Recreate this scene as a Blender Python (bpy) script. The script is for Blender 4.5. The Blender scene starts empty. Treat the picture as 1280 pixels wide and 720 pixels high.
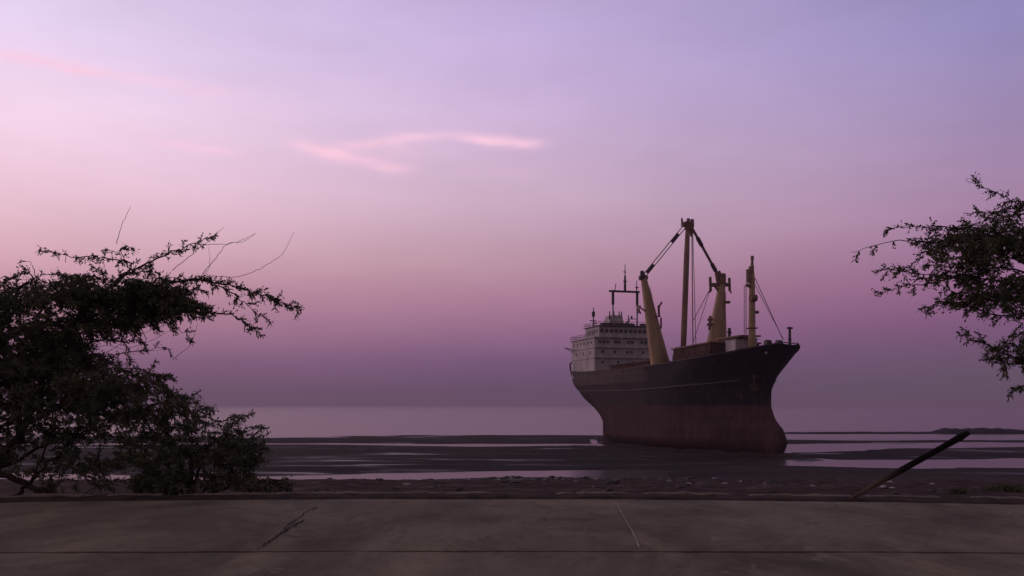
import bpy, math, random
import numpy as np
from mathutils import Vector, Matrix, noise
random.seed(7)
rng = np.random.default_rng(11)
SC = bpy.context.scene
COL = SC.collection
R = math.radians

# ------------------------------------------------------------------ camera
cam_data = bpy.data.cameras.new("camera")
cam = bpy.data.objects.new("camera", cam_data)
COL.objects.link(cam)
cam.location = (0, 0, 1.6)
cam.rotation_euler = (R(90), 0, 0)
cam_data.sensor_width = 36.0
cam_data.lens = 36.0 * 1100 / 1280
cam_data.shift_y = 147 / 1280
cam_data.clip_start = 0.1
cam_data.clip_end = 60000
SC.camera = cam

# ------------------------------------------------------------------ colour helpers
def lin(r, g, b):
    f = lambda c: (c / 255) / 12.92 if c / 255 <= 0.04045 else (((c / 255) + 0.055) / 1.055) ** 2.4
    return (f(r), f(g), f(b), 1.0)

# ------------------------------------------------------------------ sky
world = bpy.data.worlds.new("World")
SC.world = world
world.use_nodes = True
wt = world.node_tree
for n in list(wt.nodes):
    wt.nodes.remove(n)
WN = wt.nodes.new
def wl(a, b): wt.links.new(a, b)
def wmath(op, a, b=None, c=None, clamp=False):
    n = WN('ShaderNodeMath'); n.operation = op; n.use_clamp = clamp
    for i, v in enumerate((a, b, c)):
        if v is None: continue
        if isinstance(v, (int, float)): n.inputs[i].default_value = v
        else: wl(v, n.inputs[i])
    return n.outputs[0]
tc = WN('ShaderNodeTexCoord')
sep = WN('ShaderNodeSeparateXYZ'); wl(tc.outputs['Generated'], sep.inputs[0])
X, Y, Z = sep.outputs
elev = wmath('MULTIPLY', wmath('ARCSINE', Z), 180 / math.pi)
azim = wmath('MULTIPLY', wmath('ARCTAN2', X, Y), 180 / math.pi)

def ramp(stops):            # elevation in degrees -> colour; 0..1 covers -5..85 degrees
    n = WN('ShaderNodeValToRGB'); n.color_ramp.interpolation = 'B_SPLINE' if False else 'LINEAR'
    e = n.color_ramp.elements
    for i, (d, c) in enumerate(stops):
        p = (d + 5) / 90
        if i < 2: el = e[i]; el.position = p
        else: el = e.new(p)
        el.color = c
    wl(fac, n.inputs[0])
    return n.outputs[0]
fac = wmath('DIVIDE', wmath('ADD', elev, 5.0), 90.0, clamp=True)
zen = (0.125, 0.108, 0.112, 1)
west = ramp([(-5, lin(88, 66, 88)), (0.1, lin(98, 74, 98)), (2.6, lin(134, 96, 128)), (5.2, lin(178, 129, 151)),
             (8.2, lin(213, 165, 182)), (10.2, lin(230, 187, 202)), (13.4, lin(245, 208, 228)), (16.5, lin(248, 217, 239)),
             (21.0, lin(235, 214, 246)), (36, lin(165, 150, 175)), (65, zen)])
mid = ramp([(-5, lin(84, 68, 88)), (0.1, lin(90, 71, 97)), (2.9, lin(121, 87, 127)), (5.1, lin(156, 111, 144)),
            (7.2, lin(177, 129, 155)), (9.1, lin(189, 149, 167)), (13.0, lin(206, 174, 197)), (18.3, lin(209, 182, 219)),
            (23.4, lin(198, 177, 222)), (38, lin(142, 130, 155)), (65, zen)])
east = ramp([(-5, lin(84, 72, 90)), (0.1, lin(93, 81, 99)), (1.6, lin(98, 82, 103)), (4.6, lin(125, 86, 124)),
             (7.0, lin(148, 102, 140)), (11.2, lin(168, 132, 166)), (16.2, lin(161, 140, 181)), (21.0, lin(150, 140, 191)),
             (34, lin(115, 108, 140)), (65, zen)])
back = ramp([(-5, lin(62, 56, 62)), (2, lin(96, 86, 96)), (12, lin(134, 114, 120)), (30, lin(122, 110, 118)), (65, zen)])
def wmix(f, a, b, mode='MIX'):
    n = WN('ShaderNodeMix'); n.data_type = 'RGBA'; n.blend_type = mode
    if isinstance(f, (int, float)): n.inputs[0].default_value = f
    else: wl(f, n.inputs[0])
    for i, v in ((6, a), (7, b)):
        if isinstance(v, tuple): n.inputs[i].default_value = v
        else: wl(v, n.inputs[i])
    return n.outputs[2]
def wrange(v, a, b, c=0.0, d=1.0, smooth=False):
    n = WN('ShaderNodeMapRange'); n.clamp = True
    if smooth: n.interpolation_type = 'SMOOTHSTEP'
    wl(v, n.inputs[0])
    for i, x in zip((1, 2, 3, 4), (a, b, c, d)): n.inputs[i].default_value = x
    return n.outputs[0]
sky = wmix(wrange(azim, -29, 0), west, mid)
sky = wmix(wrange(azim, 0, 29), sky, east)
absaz = wmath('ABSOLUTE', azim)
sky = wmix(wrange(absaz, 60, 150, smooth=True), sky, back)

# thin pink cirrus, laid out by compass direction and height in the sky
comb = WN('ShaderNodeCombineXYZ')
wl(azim, comb.inputs[0]); wl(wmath('MULTIPLY', elev, 3.0), comb.inputs[1])
nz = WN('ShaderNodeTexNoise'); nz.inputs['Scale'].default_value = 0.45; nz.inputs['Detail'].default_value = 9; nz.inputs['Roughness'].default_value = 0.62; nz.inputs['Distortion'].default_value = 0.4
wl(comb.outputs[0], nz.inputs['Vector'])
nz2 = WN('ShaderNodeTexNoise'); nz2.inputs['Scale'].default_value = 0.11; nz2.inputs['Detail'].default_value = 3
wl(comb.outputs[0], nz2.inputs['Vector'])
warp = wmath('ADD', wmath('SUBTRACT', nz2.outputs[0], 0.5), wmath('MULTIPLY', wmath('SUBTRACT', nz.outputs[0], 0.5), 0.30))
def wisp(az0, el0, az1, el1, width, power, bend=0.0):
    # soft streak from one sky direction to another
    cx, cy = (az0 + az1) / 2, (el0 + el1) / 2
    ln = math.hypot(az1 - az0, el1 - el0) / 2
    ang = math.atan2(el1 - el0, az1 - az0)
    dx = wmath('SUBTRACT', azim, cx); dy = wmath('SUBTRACT', elev, cy)
    u = wmath('ADD', wmath('MULTIPLY', dx, math.cos(ang)), wmath('MULTIPLY', dy, math.sin(ang)))
    v = wmath('SUBTRACT', wmath('MULTIPLY', dy, math.cos(ang)), wmath('MULTIPLY', dx, math.sin(ang)))
    v = wmath('ADD', v, wmath('MULTIPLY', warp, 1.2))
    un = wmath('DIVIDE', u, ln)
    u2 = wmath('MULTIPLY', un, un)
    v = wmath('ADD', v, wmath('MULTIPLY', u2, bend))
    vn = wmath('DIVIDE', v, width)
    d = wmath('ADD', wmath('MULTIPLY', u2, u2), wmath('MULTIPLY', vn, vn))
    return wmath('MULTIPLY', wmath('EXPONENT', wmath('MULTIPLY', d, -1.5)), power)
cl = None
for a in [(-14.4, 16.05, -10.0, 15.55, .42, .80), (-12.4, 15.55, -6.0, 14.95, .50, .66), (-12.5, 16.0, -5.5, 16.95, .40, .60), (-11, 15.8, -6, 16.3, .5, .25), (-8.0, 16.95, 1.0, 16.75, .32, .40),
          (-3.4, 16.62, 2.3, 16.35, .32, .80, -.12), (-9.5, 15.8, -3.5, 16.1, .6, .12), (-31.5, 19.15, -24.5, 19.0, .42, .70), (-27, 19.1, -16, 18.7, .50, .34),
          (-22.5, 15.5, -17.0, 15.3, .26, .60), (-20.5, 17.6, -13, 17.9, 1.0, .12), (-5, 15.0, 3, 14.6, .6, .10)]:
    w = wisp(*a)
    cl = w if cl is None else wmath('ADD', cl, w)
tex = wrange(nz.outputs[0], 0.25, 0.70, 0.45, 1.2)
cl = wmath('MULTIPLY', cl, tex, clamp=True)
sky = wmix(cl, sky, lin(254, 206, 228))
# faint large-scale unevenness of the haze
nz3 = WN('ShaderNodeTexNoise'); nz3.inputs['Scale'].default_value = 0.07; nz3.inputs['Detail'].default_value = 8; nz3.inputs['Roughness'].default_value = 0.6
wl(comb.outputs[0], nz3.inputs['Vector'])
hv = wrange(nz3.outputs[0], 0.3, 0.7, 0.945, 1.055)
sky = wmix(1.0, sky, hv, 'MULTIPLY')
nish = WN('ShaderNodeTexSky'); nish.sky_type = 'NISHITA'; nish.sun_disc = False
nish.sun_elevation = R(2); nish.sun_rotation = R(-62)
bg = WN('ShaderNodeBackground'); wl(sky, bg.inputs[0]); bg.inputs[1].default_value = 1.0
bg2 = WN('ShaderNodeBackground'); wl(nish.outputs[0], bg2.inputs[0]); bg2.inputs[1].default_value = 0.004
add = WN('ShaderNodeAddShader'); wl(bg.outputs[0], add.inputs[0]); wl(bg2.outputs[0], add.inputs[1])
wo = WN('ShaderNodeOutputWorld'); wl(add.outputs[0], wo.inputs[0])

# afterglow of the sun that has just gone down on the left
sd = bpy.data.lights.new("sun", 'SUN'); sd.energy = 0.35; sd.angle = R(14); sd.color = (1.0, 0.66, 0.55)
sun = bpy.data.objects.new("sun", sd); COL.objects.link(sun)
az = R(-62); sdir = Vector((math.sin(az) * math.cos(R(4)), math.cos(az) * math.cos(R(4)), math.sin(R(4))))
sun.rotation_euler = sdir.to_track_quat('Z', 'Y').to_euler()

SC.view_settings.view_transform = 'Standard'
SC.view_settings.look = 'None'
SC.view_settings.exposure = 0.0
SC.view_settings.gamma = 1.0
SC.view_settings.use_curve_mapping = False
SC.cycles.max_bounces = 6
SC.cycles.use_denoising = True

# ------------------------------------------------------------------ materials
class Mat:
    def __init__(s, name, rough=0.8, metallic=0.0, spec=0.5):
        s.m = bpy.data.materials.new(name); s.m.use_nodes = True
        s.t = s.m.node_tree; s.b = s.t.nodes['Principled BSDF']
        s.b.inputs['Roughness'].default_value = rough
        s.b.inputs['Metallic'].default_value = metallic
        s.b.inputs['Specular IOR Level'].default_value = spec
        s.tc = s.t.nodes.new('ShaderNodeTexCoord')
    def link(s, a, b): s.t.links.new(a, b)
    def mapping(s, scale=(1, 1, 1), coord='Object', loc=(0, 0, 0)):
        n = s.t.nodes.new('ShaderNodeMapping'); n.inputs['Scale'].default_value = scale
        n.inputs['Location'].default_value = loc
        s.link(s.tc.outputs[coord], n.inputs[0]); return n.outputs[0]
    def noise(s, scale, detail=5, rough=0.55, vec=None, dist=0.0):
        n = s.t.nodes.new('ShaderNodeTexNoise')
        n.inputs['Scale'].default_value = scale; n.inputs['Detail'].default_value = detail
        n.inputs['Roughness'].default_value = rough; n.inputs['Distortion'].default_value = dist
        s.link(vec if vec is not None else s.mapping(), n.inputs['Vector']); return n.outputs[0]
    def ramp(s, f, stops):
        n = s.t.nodes.new('ShaderNodeValToRGB'); e = n.color_ramp.elements
        for i, (p, c) in enumerate(stops):
            el = e[i] if i < 2 else e.new(p)
            el.position = p; el.color = tuple(c) + (1,) if len(c) == 3 else c
        s.link(f, n.inputs[0]); return n.outputs[0]
    def mix(s, f, a, b, mode='MIX'):
        n = s.t.nodes.new('ShaderNodeMix'); n.data_type = 'RGBA'; n.blend_type = mode
        if isinstance(f, (int, float)): n.inputs[0].default_value = f
        else: s.link(f, n.inputs[0])
        for i, v in ((6, a), (7, b)):
            if isinstance(v, tuple): n.inputs[i].default_value = v if len(v) == 4 else v + (1,)
            else: s.link(v, n.inputs[i])
        return n.outputs[2]
    def math(s, op, a, b=None, clamp=False):
        n = s.t.nodes.new('ShaderNodeMath'); n.operation = op; n.use_clamp = clamp
        for i, v in enumerate((a, b)):
            if v is None: continue
            if isinstance(v, (int, float)): n.inputs[i].default_value = v
            else: s.link(v, n.inputs[i])
        return n.outputs[0]
    def rng(s, v, a, b, c=0.0, d=1.0):
        n = s.t.nodes.new('ShaderNodeMapRange'); n.clamp = True; s.link(v, n.inputs[0])
        for i, x in zip((1, 2, 3, 4), (a, b, c, d)): n.inputs[i].default_value = x
        return n.outputs[0]
    def xyz(s, coord='Object'):
        n = s.t.nodes.new('ShaderNodeSeparateXYZ'); s.link(s.tc.outputs[coord], n.inputs[0]); return n.outputs
    def color(s, c):
        if isinstance(c, tuple): s.b.inputs['Base Color'].default_value = c if len(c) == 4 else c + (1,)
        else: s.link(c, s.b.inputs['Base Color'])
    def rough(s, v): s.link(v, s.b.inputs['Roughness'])
    def bump(s, h, strength=0.5, dist=0.05):
        n = s.t.nodes.new('ShaderNodeBump'); n.inputs['Strength'].default_value = strength
        n.inputs['Distance'].default_value = dist
        s.link(h, n.inputs['Height']); s.link(n.outputs[0], s.b.inputs['Normal'])

def simple(name, c1, c2, scale=1.5, rough=0.7, metallic=0.0, stretch=(1, 1, 1), bump=0.0, detail=6):
    M = Mat(name, rough, metallic, spec=0.5 if rough < 0.8 else 0.08)
    n = M.noise(scale, detail, 0.6, M.mapping(stretch))
    M.color(M.ramp(n, [(0.33, c1), (0.66, c2)]))
    if bump: M.bump(n, bump, 0.03)
    return M.m

def pavement_mat():
    M = Mat('concrete_paving', 0.95, spec=0.08)
    big = M.noise(0.35, 6, 0.65, M.mapping((1, 0.55, 1)), 0.6)
    sand = M.noise(0.9, 5, 0.6, M.mapping((1.0, 0.5, 1), loc=(9, 3, 0)), 0.3)
    fine = M.noise(9, 8, 0.7, M.mapping((1, 0.5, 1)))
    grit = M.noise(90, 3, 0.6)
    blot = M.noise(1.6, 9, 0.72, M.mapping((1, 0.5, 1), loc=(2, 8, 0)), 1.2)
    pit = M.noise(22, 4, 0.8, M.mapping((1, .35, 1)))
    c = M.ramp(big, [(0.36, (0.105, 0.086, 0.066)), (0.5, (0.180, 0.148, 0.110)), (0.64, (0.262, 0.216, 0.158))])
    c = M.mix(M.rng(sand, 0.52, 0.70, 0, 0.55), c, (0.32, 0.25, 0.17))
    c = M.mix(M.rng(fine, 0.52, 0.75, 0, 0.5), c, (0.09, 0.075, 0.057))
    c = M.mix(M.rng(blot, 0.54, 0.62, 0, 0.45), c, (0.105, 0.076, 0.056))
    c = M.mix(M.rng(blot, 0.40, 0.34, 0, 0.55), c, (0.31, 0.255, 0.19))
    c = M.mix(M.rng(pit, 0.64, 0.70, 0, 0.75), c, (0.05, 0.042, 0.034))
    c = M.mix(0.4, c, M.ramp(grit, [(0.3, (0.6, 0.6, 0.6)), (0.7, (1.3, 1.3, 1.3))]), 'MULTIPLY')
    M.color(c); M.bump(M.math('ADD', fine, M.math('MULTIPLY', grit, 0.3)), 0.5, 0.012)
    return M.m

def shore_mat():
    M = Mat('shore_mud', 0.6, spec=0.16)
    x, y, z = M.xyz()
    n1 = M.noise(0.06, 8, 0.65, M.mapping((0.5, 1.5, 1)), 0.5)
    n2 = M.noise(0.9, 8, 0.7)
    n3 = M.noise(6, 6, 0.7)
    mud = M.ramp(n1, [(0.3, (0.020, 0.015, 0.018)), (0.55, (0.038, 0.028, 0.030)), (0.8, (0.062, 0.048, 0.048))])
    slope = M.ramp(n2, [(0.3, (0.020, 0.013, 0.012)), (0.52, (0.060, 0.038, 0.033)), (0.78, (0.19, 0.14, 0.13))])
    f = M.rng(z, -6.75, -6.3)
    c = M.mix(f, mud, slope)
    c = M.mix(0.5, c, M.ramp(n3, [(0.3, (0.45, 0.45, 0.45)), (0.7, (1.5, 1.5, 1.5))]), 'MULTIPLY')
    M.color(c)
    wet = M.noise(0.11, 5, 0.6, M.mapping((0.35, 1.3, 1), loc=(4, 7, 0)), 0.6)
    wet = M.math('MULTIPLY', M.rng(wet, 0.55, 0.68), M.rng(z, -6.45, -6.7))
    M.rough(M.rng(wet, 0, 1, 0.95, 0.38)); M.link(M.rng(wet, 0, 1, 0.05, 0.28), M.b.inputs['Specular IOR Level'])
    M.bump(M.math('ADD', n2, M.math('MULTIPLY', n3, 0.4)), 0.8, 0.12)
    return M.m

def sea_mat():
    M = Mat('sea_water', 0.12, spec=0.5)
    M.b.inputs['IOR'].default_value = 1.33
    x, y, z = M.xyz()
    w1 = M.noise(0.25, 4, 0.6, M.mapping((0.25, 1.0, 1)), 0.4)
    w2 = M.noise(1.3, 4, 0.6, M.mapping((0.35, 1.0, 1)), 0.2)
    w3 = M.noise(0.05, 4, 0.6, M.mapping((0.12, 1.0, 1)), 0.8)
    deep = M.rng(y, 235, 300)
    c = M.mix(deep, (0.060, 0.052, 0.046), (0.030, 0.022, 0.028))
    M.link(M.rng(y, 225, 262, 0.12, 0.33), M.b.inputs['Specular IOR Level'])
    # broken lines of foam where low waves run up the flat
    foam = M.math('MULTIPLY', M.rng(w1, 0.60, 0.68), M.rng(w3, 0.48, 0.58), clamp=True)
    foam = M.math('MULTIPLY', foam, M.math('MULTIPLY', M.rng(y, 244, 262), M.rng(y, 480, 330)), clamp=True)
    c = M.mix(M.math('MULTIPLY', foam, 0.55), c, (0.55, 0.50, 0.50))
    M.color(c)
    h = M.math('ADD', M.math('MULTIPLY', w1, 1.0), M.math('MULTIPLY', w2, 0.35))
    n = M.t.nodes.new('ShaderNodeBump'); n.inputs['Distance'].default_value = 0.25
    M.link(M.rng(y, 150, 290, 0.06, 0.50), n.inputs['Strength'])
    M.link(h, n.inputs['Height']); M.link(n.outputs[0], M.b.inputs['Normal'])
    M.rough(M.rng(y, 150, 290, 0.20, 0.22))
    return M.m

def hull_mat():
    M = Mat('hull_paint', 0.75, spec=0.15)
    x, y, z = M.xyz()      # object space: x = metres aft, y = starboard, z = height
    st = M.noise(0.8, 8, 0.65, M.mapping((1.4, 1.4, 0.16)), 0.3)
    sp = M.noise(0.35, 8, 0.7, M.mapping((1, 1, 1)), 0.4)
    black = M.mix(M.rng(st, 0.52, 0.78), (0.007, 0.007, 0.011), (0.032, 0.018, 0.020))
    black = M.mix(M.rng(sp, 0.56, 0.72, 0, .6), black, (0.055, 0.045, 0.055))
    grey = M.mix(M.rng(st, 0.42, 0.7), (0.105, 0.085, 0.085), (0.07, 0.038, 0.032))
    red = M.mix(M.rng(st, 0.38, 0.72), (0.045, 0.016, 0.018), (0.075, 0.038, 0.038))
    wz = M.math('ADD', z, M.math('MULTIPLY', M.math('SUBTRACT', sp, 0.5), 0.8))
    xw = M.math('ADD', x, M.math('MULTIPLY', M.math('SUBTRACT', sp, 0.5), 14.0))
    aft = M.math('MULTIPLY', M.rng(xw, 38, 42), M.rng(z, 6.35, 6.5))
    c = M.mix(aft, black, grey)
    aft2 = M.math('MULTIPLY', M.rng(xw, 38, 42), M.rng(z, 6.5, 6.35))
    c = M.mix(M.math('MULTIPLY', aft2, 0.75), c, (0.045, 0.028, 0.028))
    c = M.mix(M.rng(wz, 1.75, 1.6), c, red)
    # plate seams and rust runs
    cb = M.t.nodes.new('ShaderNodeCombineXYZ'); M.link(x, cb.inputs[0]); M.link(z, cb.inputs[1])
    br = M.t.nodes.new('ShaderNodeTexBrick'); M.link(cb.outputs[0], br.inputs['Vector'])
    br.inputs['Scale'].default_value = 1.0; br.inputs['Brick Width'].default_value = 7.0; br.inputs['Row Height'].default_value = 2.1
    br.inputs['Mortar Size'].default_value = 0.05; br.inputs['Mortar Smooth'].default_value = 0.6
    br.inputs['Color1'].default_value = (1, 1, 1, 1); br.inputs['Color2'].default_value = (0.62, 0.62, 0.66, 1); br.inputs['Mortar'].default_value = (1.9, 1.35, 1.2, 1)
    c = M.mix(0.8, c, br.outputs['Color'], 'MULTIPLY')
    run = M.noise(1.0, 6, 0.7, M.mapping((2.6, 2.6, 0.10), loc=(3, 1, 5)), 0.2)
    gate = M.noise(0.18, 3, 0.5)
    c = M.mix(M.math('MULTIPLY', M.rng(run, 0.58, 0.72), M.rng(gate, 0.40, 0.58, 0.15, 0.95)), c, (0.135, 0.062, 0.042))
    M.color(c)
    M.bump(M.math('ADD', M.math('ADD', sp, st), M.math('MULTIPLY', br.outputs['Fac'], -0.25)), 0.5, 0.15)
    return M.m

MAT = dict(
    pave=pavement_mat(), shore=shore_mat(), sea=sea_mat(), hull=hull_mat(),
    kerb=simple('kerb_cement', (0.11, 0.088, 0.072), (0.28, 0.22, 0.18), 3, 0.9, bump=0.5),
    soil=simple('verge_soil', (0.028, 0.018, 0.016), (0.075, 0.050, 0.042), 2.2, 0.95, bump=0.8),
    crack=simple('crack_dirt', (0.010, 0.008, 0.008), (0.02, 0.016, 0.015), 5, 0.95),
    mortar=simple('pale_mortar', (0.26, 0.23, 0.20), (0.42, 0.37, 0.33), 8, 0.9),
    white=simple('weathered_white_paint', (0.30, 0.25, 0.27), (0.50, 0.44, 0.47), 0.6, 0.6, stretch=(1, 1, .3)),
    buff=simple('buff_paint', (0.31, 0.190, 0.110), (0.48, 0.32, 0.17), 0.5, 0.6, stretch=(1, 1, .2)),
    buffdk=simple('rusty_buff_paint', (0.13, 0.055, 0.04), (0.25, 0.13, 0.08), 0.9, 0.7),
    boom=simple('boom_oxide_paint', (0.17, 0.085, 0.060), (0.30, 0.175, 0.105), 0.8, 0.6),
    dark=simple('dark_steel', (0.018, 0.010, 0.014), (0.05, 0.028, 0.032), 1.5, 0.6),
    glass=simple('dusty_glass', (0.012, 0.010, 0.018), (0.03, 0.025, 0.035), 1.5, 0.15),
    deck=simple('deck_rust', (0.045, 0.022, 0.020), (0.11, 0.062, 0.05), 0.7, 0.85),
    rope=simple('wire_rope', (0.10, 0.06, 0.065), (0.18, 0.12, 0.12), 3, 0.7),
    bark=simple('bark', (0.020, 0.014, 0.012), (0.055, 0.038, 0.030), 9, 0.95, stretch=(1, 1, .3), bump=0.6),
    leaf=simple('feathery_leaf', (0.040, 0.066, 0.022), (0.150, 0.120, 0.070), 1.2, 0.7),
    rock=simple('shore_rock', (0.012, 0.008, 0.009), (0.055, 0.038, 0.038), 2.5, 0.75, bump=0.7),
    pale=simple('pale_stone', (0.28, 0.24, 0.24), (0.50, 0.44, 0.44), 2.5, 0.75, bump=0.5),
    scrub=simple('far_scrub', (0.030, 0.022, 0.034), (0.050, 0.038, 0.048), 0.3, 0.95, bump=0.5),
)

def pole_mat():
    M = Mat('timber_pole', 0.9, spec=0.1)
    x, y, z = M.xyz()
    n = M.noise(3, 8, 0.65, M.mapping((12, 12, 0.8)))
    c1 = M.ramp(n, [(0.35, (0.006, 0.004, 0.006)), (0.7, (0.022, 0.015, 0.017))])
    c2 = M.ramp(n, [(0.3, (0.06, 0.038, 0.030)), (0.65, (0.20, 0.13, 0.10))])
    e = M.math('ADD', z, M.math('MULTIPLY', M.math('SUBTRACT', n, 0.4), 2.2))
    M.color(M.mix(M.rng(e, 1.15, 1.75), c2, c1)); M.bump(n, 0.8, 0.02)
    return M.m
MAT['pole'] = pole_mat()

# ------------------------------------------------------------------ mesh helpers
class MB:
    def __init__(s): s.v = []; s.f = []
    def add(s, vs, fs):
        o = len(s.v); s.v += [tuple(p) for p in vs]; s.f += [tuple(i + o for i in f) for f in fs]; return s
    def box(s, x0, x1, y0, y1, z0, z1):
        if x0 > x1: x0, x1 = x1, x0
        if y0 > y1: y0, y1 = y1, y0
        return s.add([(x0, y0, z0), (x1, y0, z0), (x1, y1, z0), (x0, y1, z0), (x0, y0, z1), (x1, y0, z1), (x1, y1, z1), (x0, y1, z1)],
                     [(3, 2, 1, 0), (4, 5, 6, 7), (0, 1, 5, 4), (1, 2, 6, 5), (2, 3, 7, 6), (3, 0, 4, 7)])
    def tube(s, pts, rad, n=8, flat=None):
        pts = [Vector(p) for p in pts]
        if isinstance(rad, (int, float)): rad = [rad] * len(pts)
        vs = []; fs = []
        up = None
        for i, p in enumerate(pts):
            t = (pts[min(i + 1, len(pts) - 1)] - pts[max(i - 1, 0)]).normalized()
            if up is None:
                up = Vector((0, 0, 1)) if abs(t.z) < 0.9 else Vector((0, 1, 0))
            a = t.cross(up).normalized(); b = a.cross(t).normalized(); up = b
            for k in range(n):
                an = 2 * math.pi * (k + .5) / n
                vs.append(p + (a * math.cos(an) + b * math.sin(an)) * rad[i])
        for i in range(len(pts) - 1):
            for k in range(n):
                k2 = (k + 1) % n
                fs.append((i * n + k, i * n + k2, (i + 1) * n + k2, (i + 1) * n + k))
        fs.append(tuple(range(n - 1, -1, -1))); fs.append(tuple((len(pts) - 1) * n + k for k in range(n)))
        return s.add(vs, fs)
    def frustum(s, base, top):     # two quads (4 corner lists, same winding) joined into a tapered box
        return s.add(list(base) + list(top), [(3, 2, 1, 0), (4, 5, 6, 7), (0, 1, 5, 4), (1, 2, 6, 5), (2, 3, 7, 6), (3, 0, 4, 7)])
    def build(s, name, mat, parent=None, smooth=False, bevel=0.0):
        me = bpy.data.meshes.new(name); me.from_pydata(s.v, [], s.f); me.validate(); me.update()
        me.materials.append(MAT[mat] if isinstance(mat, str) else mat)
        if smooth:
            me.polygons.foreach_set('use_smooth', [True] * len(me.polygons))
        o = bpy.data.objects.new(name, me); COL.objects.link(o)
        if parent: o.parent = parent
        if bevel:
            b = o.modifiers.new('bevel', 'BEVEL'); b.width = bevel; b.segments = 2; b.limit_method = 'ANGLE'
        return o
def tag(o, label=None, cat=None, group=None, kind=None):
    if label: o['label'] = label
    if cat: o['category'] = cat
    if group: o['group'] = group
    if kind: o['kind'] = kind
    return o
def empty(name, loc=(0, 0, 0), rot=None):
    o = bpy.data.objects.new(name, None); COL.objects.link(o); o.location = loc; o.empty_display_size = 0.5
    if rot is not None: o.rotation_euler = rot
    return o
def smooth01(a, b, x):
    t = np.clip((x - a) / (b - a), 0, 1); return t * t * (3 - 2 * t)
def fbm(x, y, sc, seed=0.0, oct=3):
    return noise.fractal(Vector((x * sc + seed, y * sc + seed * 1.7, seed)), 1.0, 2.0, oct)

HAZE = 0.00025
# ------------------------------------------------------------------ ground, sea, pavement
SEA = -6.9
def edge_far(x): return 15.15 - 0.010 * min(abs(x + 1), 14) ** 2
def edge_mid(x): return 9.72 - 0.0035 * min(abs(x), 16) ** 2

def interp(x, xs, ys):
    return float(np.interp(x, xs, ys))
def ground_z(x, y):
    z = ground_base(x, y)
    dx, dy = x - 45.6, y - 140
    sa = dx * -0.2675 + dy * 0.9635; la = dx * -0.9635 + dy * -0.2675
    if -6 < sa < 90 and abs(la) < 14:
        hb_ = interp(sa, [0, 5, 14, 30, 62, 78, 84], [0, 1.2, 4.5, 7.4, 7.4, 1.5, 0])
        e = min(1, (sa + 6) / 5, (90 - sa) / 5)
        z += e * (0.42 * math.exp(-((abs(la) - hb_ - .6) / 1.1) ** 2) * (1 + .8 * fbm(x, y, .3, 2.5)) - 0.16 * math.exp(-((abs(la) - hb_ - 3.4) / 1.2) ** 2))
    return z
def ground_base(x, y):
    if y < 14: return -0.12
    # how far to the right of the view axis the spot lies (bearing), 0 = left half, 1 = right third
    q = x / max(y, 1)
    r = min(max((q - 0.12) / 0.18, 0), 1); r = r * r * (3 - 2 * r)
    m = fbm(x, y * 1.5, 0.011, 3.1) * 15 + fbm(x * .6, y, 0.045, 8.2) * 5
    d = y + m
    if y < 98:
        z = -0.07 - (y - 16) * 0.0805 if y > 16 else -0.07
        if y > 17:
            amp = min((y - 17) / 10, 1)
            z += amp * (0.12 * fbm(x, y, 0.10, 1.0) + 0.16 * fbm(x, y, 0.45, 2.0) + 0.10 * fbm(x, y, 1.1, 5.0))
        f = min(max((y - 84) / 14, 0), 1)
        z2 = SEA + flat(d, r, x, y)
        return z * (1 - f) + z2 * f
    return SEA + flat(d, r, x, y)
LX = [80, 97, 101, 108, 112, 124, 186, 190, 198, 203, 238, 250, 270]
LZ = [.4, .25, -.10, -.10, .08, .16, .14, -.05, -.05, .10, .12, -.15, -.5]
RX = [80, 112, 120, 128, 140, 147, 151, 168, 174, 196, 201, 213, 218, 240, 246, 252, 300]
RZ = [.5, .25, -.04, -.10, -.07, .08, .14, .12, -.10, -.10, .08, .08, -.10, -.12, -.12, -.15, -.5]
def flat(d, r, x, y):
    z = interp(d, LX, LZ) * (1 - r) + interp(d, RX, RZ) * r
    z += 0.08 * fbm(x * .5, y, 0.05, 4.0) + 0.06 * fbm(x * .45, y, 0.16, 4.6) + 0.02 * fbm(x, y, 0.5, 6.0)
    if y > 300: z = min(z, -.5)
    return z
xs = np.concatenate([np.linspace(-620, -160, 24), np.linspace(-150, 190, 341), np.linspace(200, 620, 24)])
ys = np.concatenate([np.linspace(-400, 10, 12), np.linspace(14, 40, 53), np.arange(40.6, 130, 0.6), np.arange(130, 262, 1.2), [265, 280, 300, 340, 420]])
vs = []
for yy in ys:
    for xx in xs:
        vs.append((xx, yy, ground_z(xx, yy)))
nx = len(xs)
fs = [(j * nx + i, j * nx + i + 1, (j + 1) * nx + i + 1, (j + 1) * nx + i) for j in range(len(ys) - 1) for i in range(nx - 1)]
m = MB(); m.v = vs; m.f = fs
tag(m.build('ground', 'shore', smooth=True), kind='structure')

m = MB(); S_ = 24000
gx = np.linspace(-S_, S_, 13); 
m.add([(-S_, 60, SEA), (S_, 60, SEA), (S_, S_ * 1.2, SEA), (-S_, S_ * 1.2, SEA)], [(0, 1, 2, 3)])
tag(m.build('sea', 'sea'), kind='structure')

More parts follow.
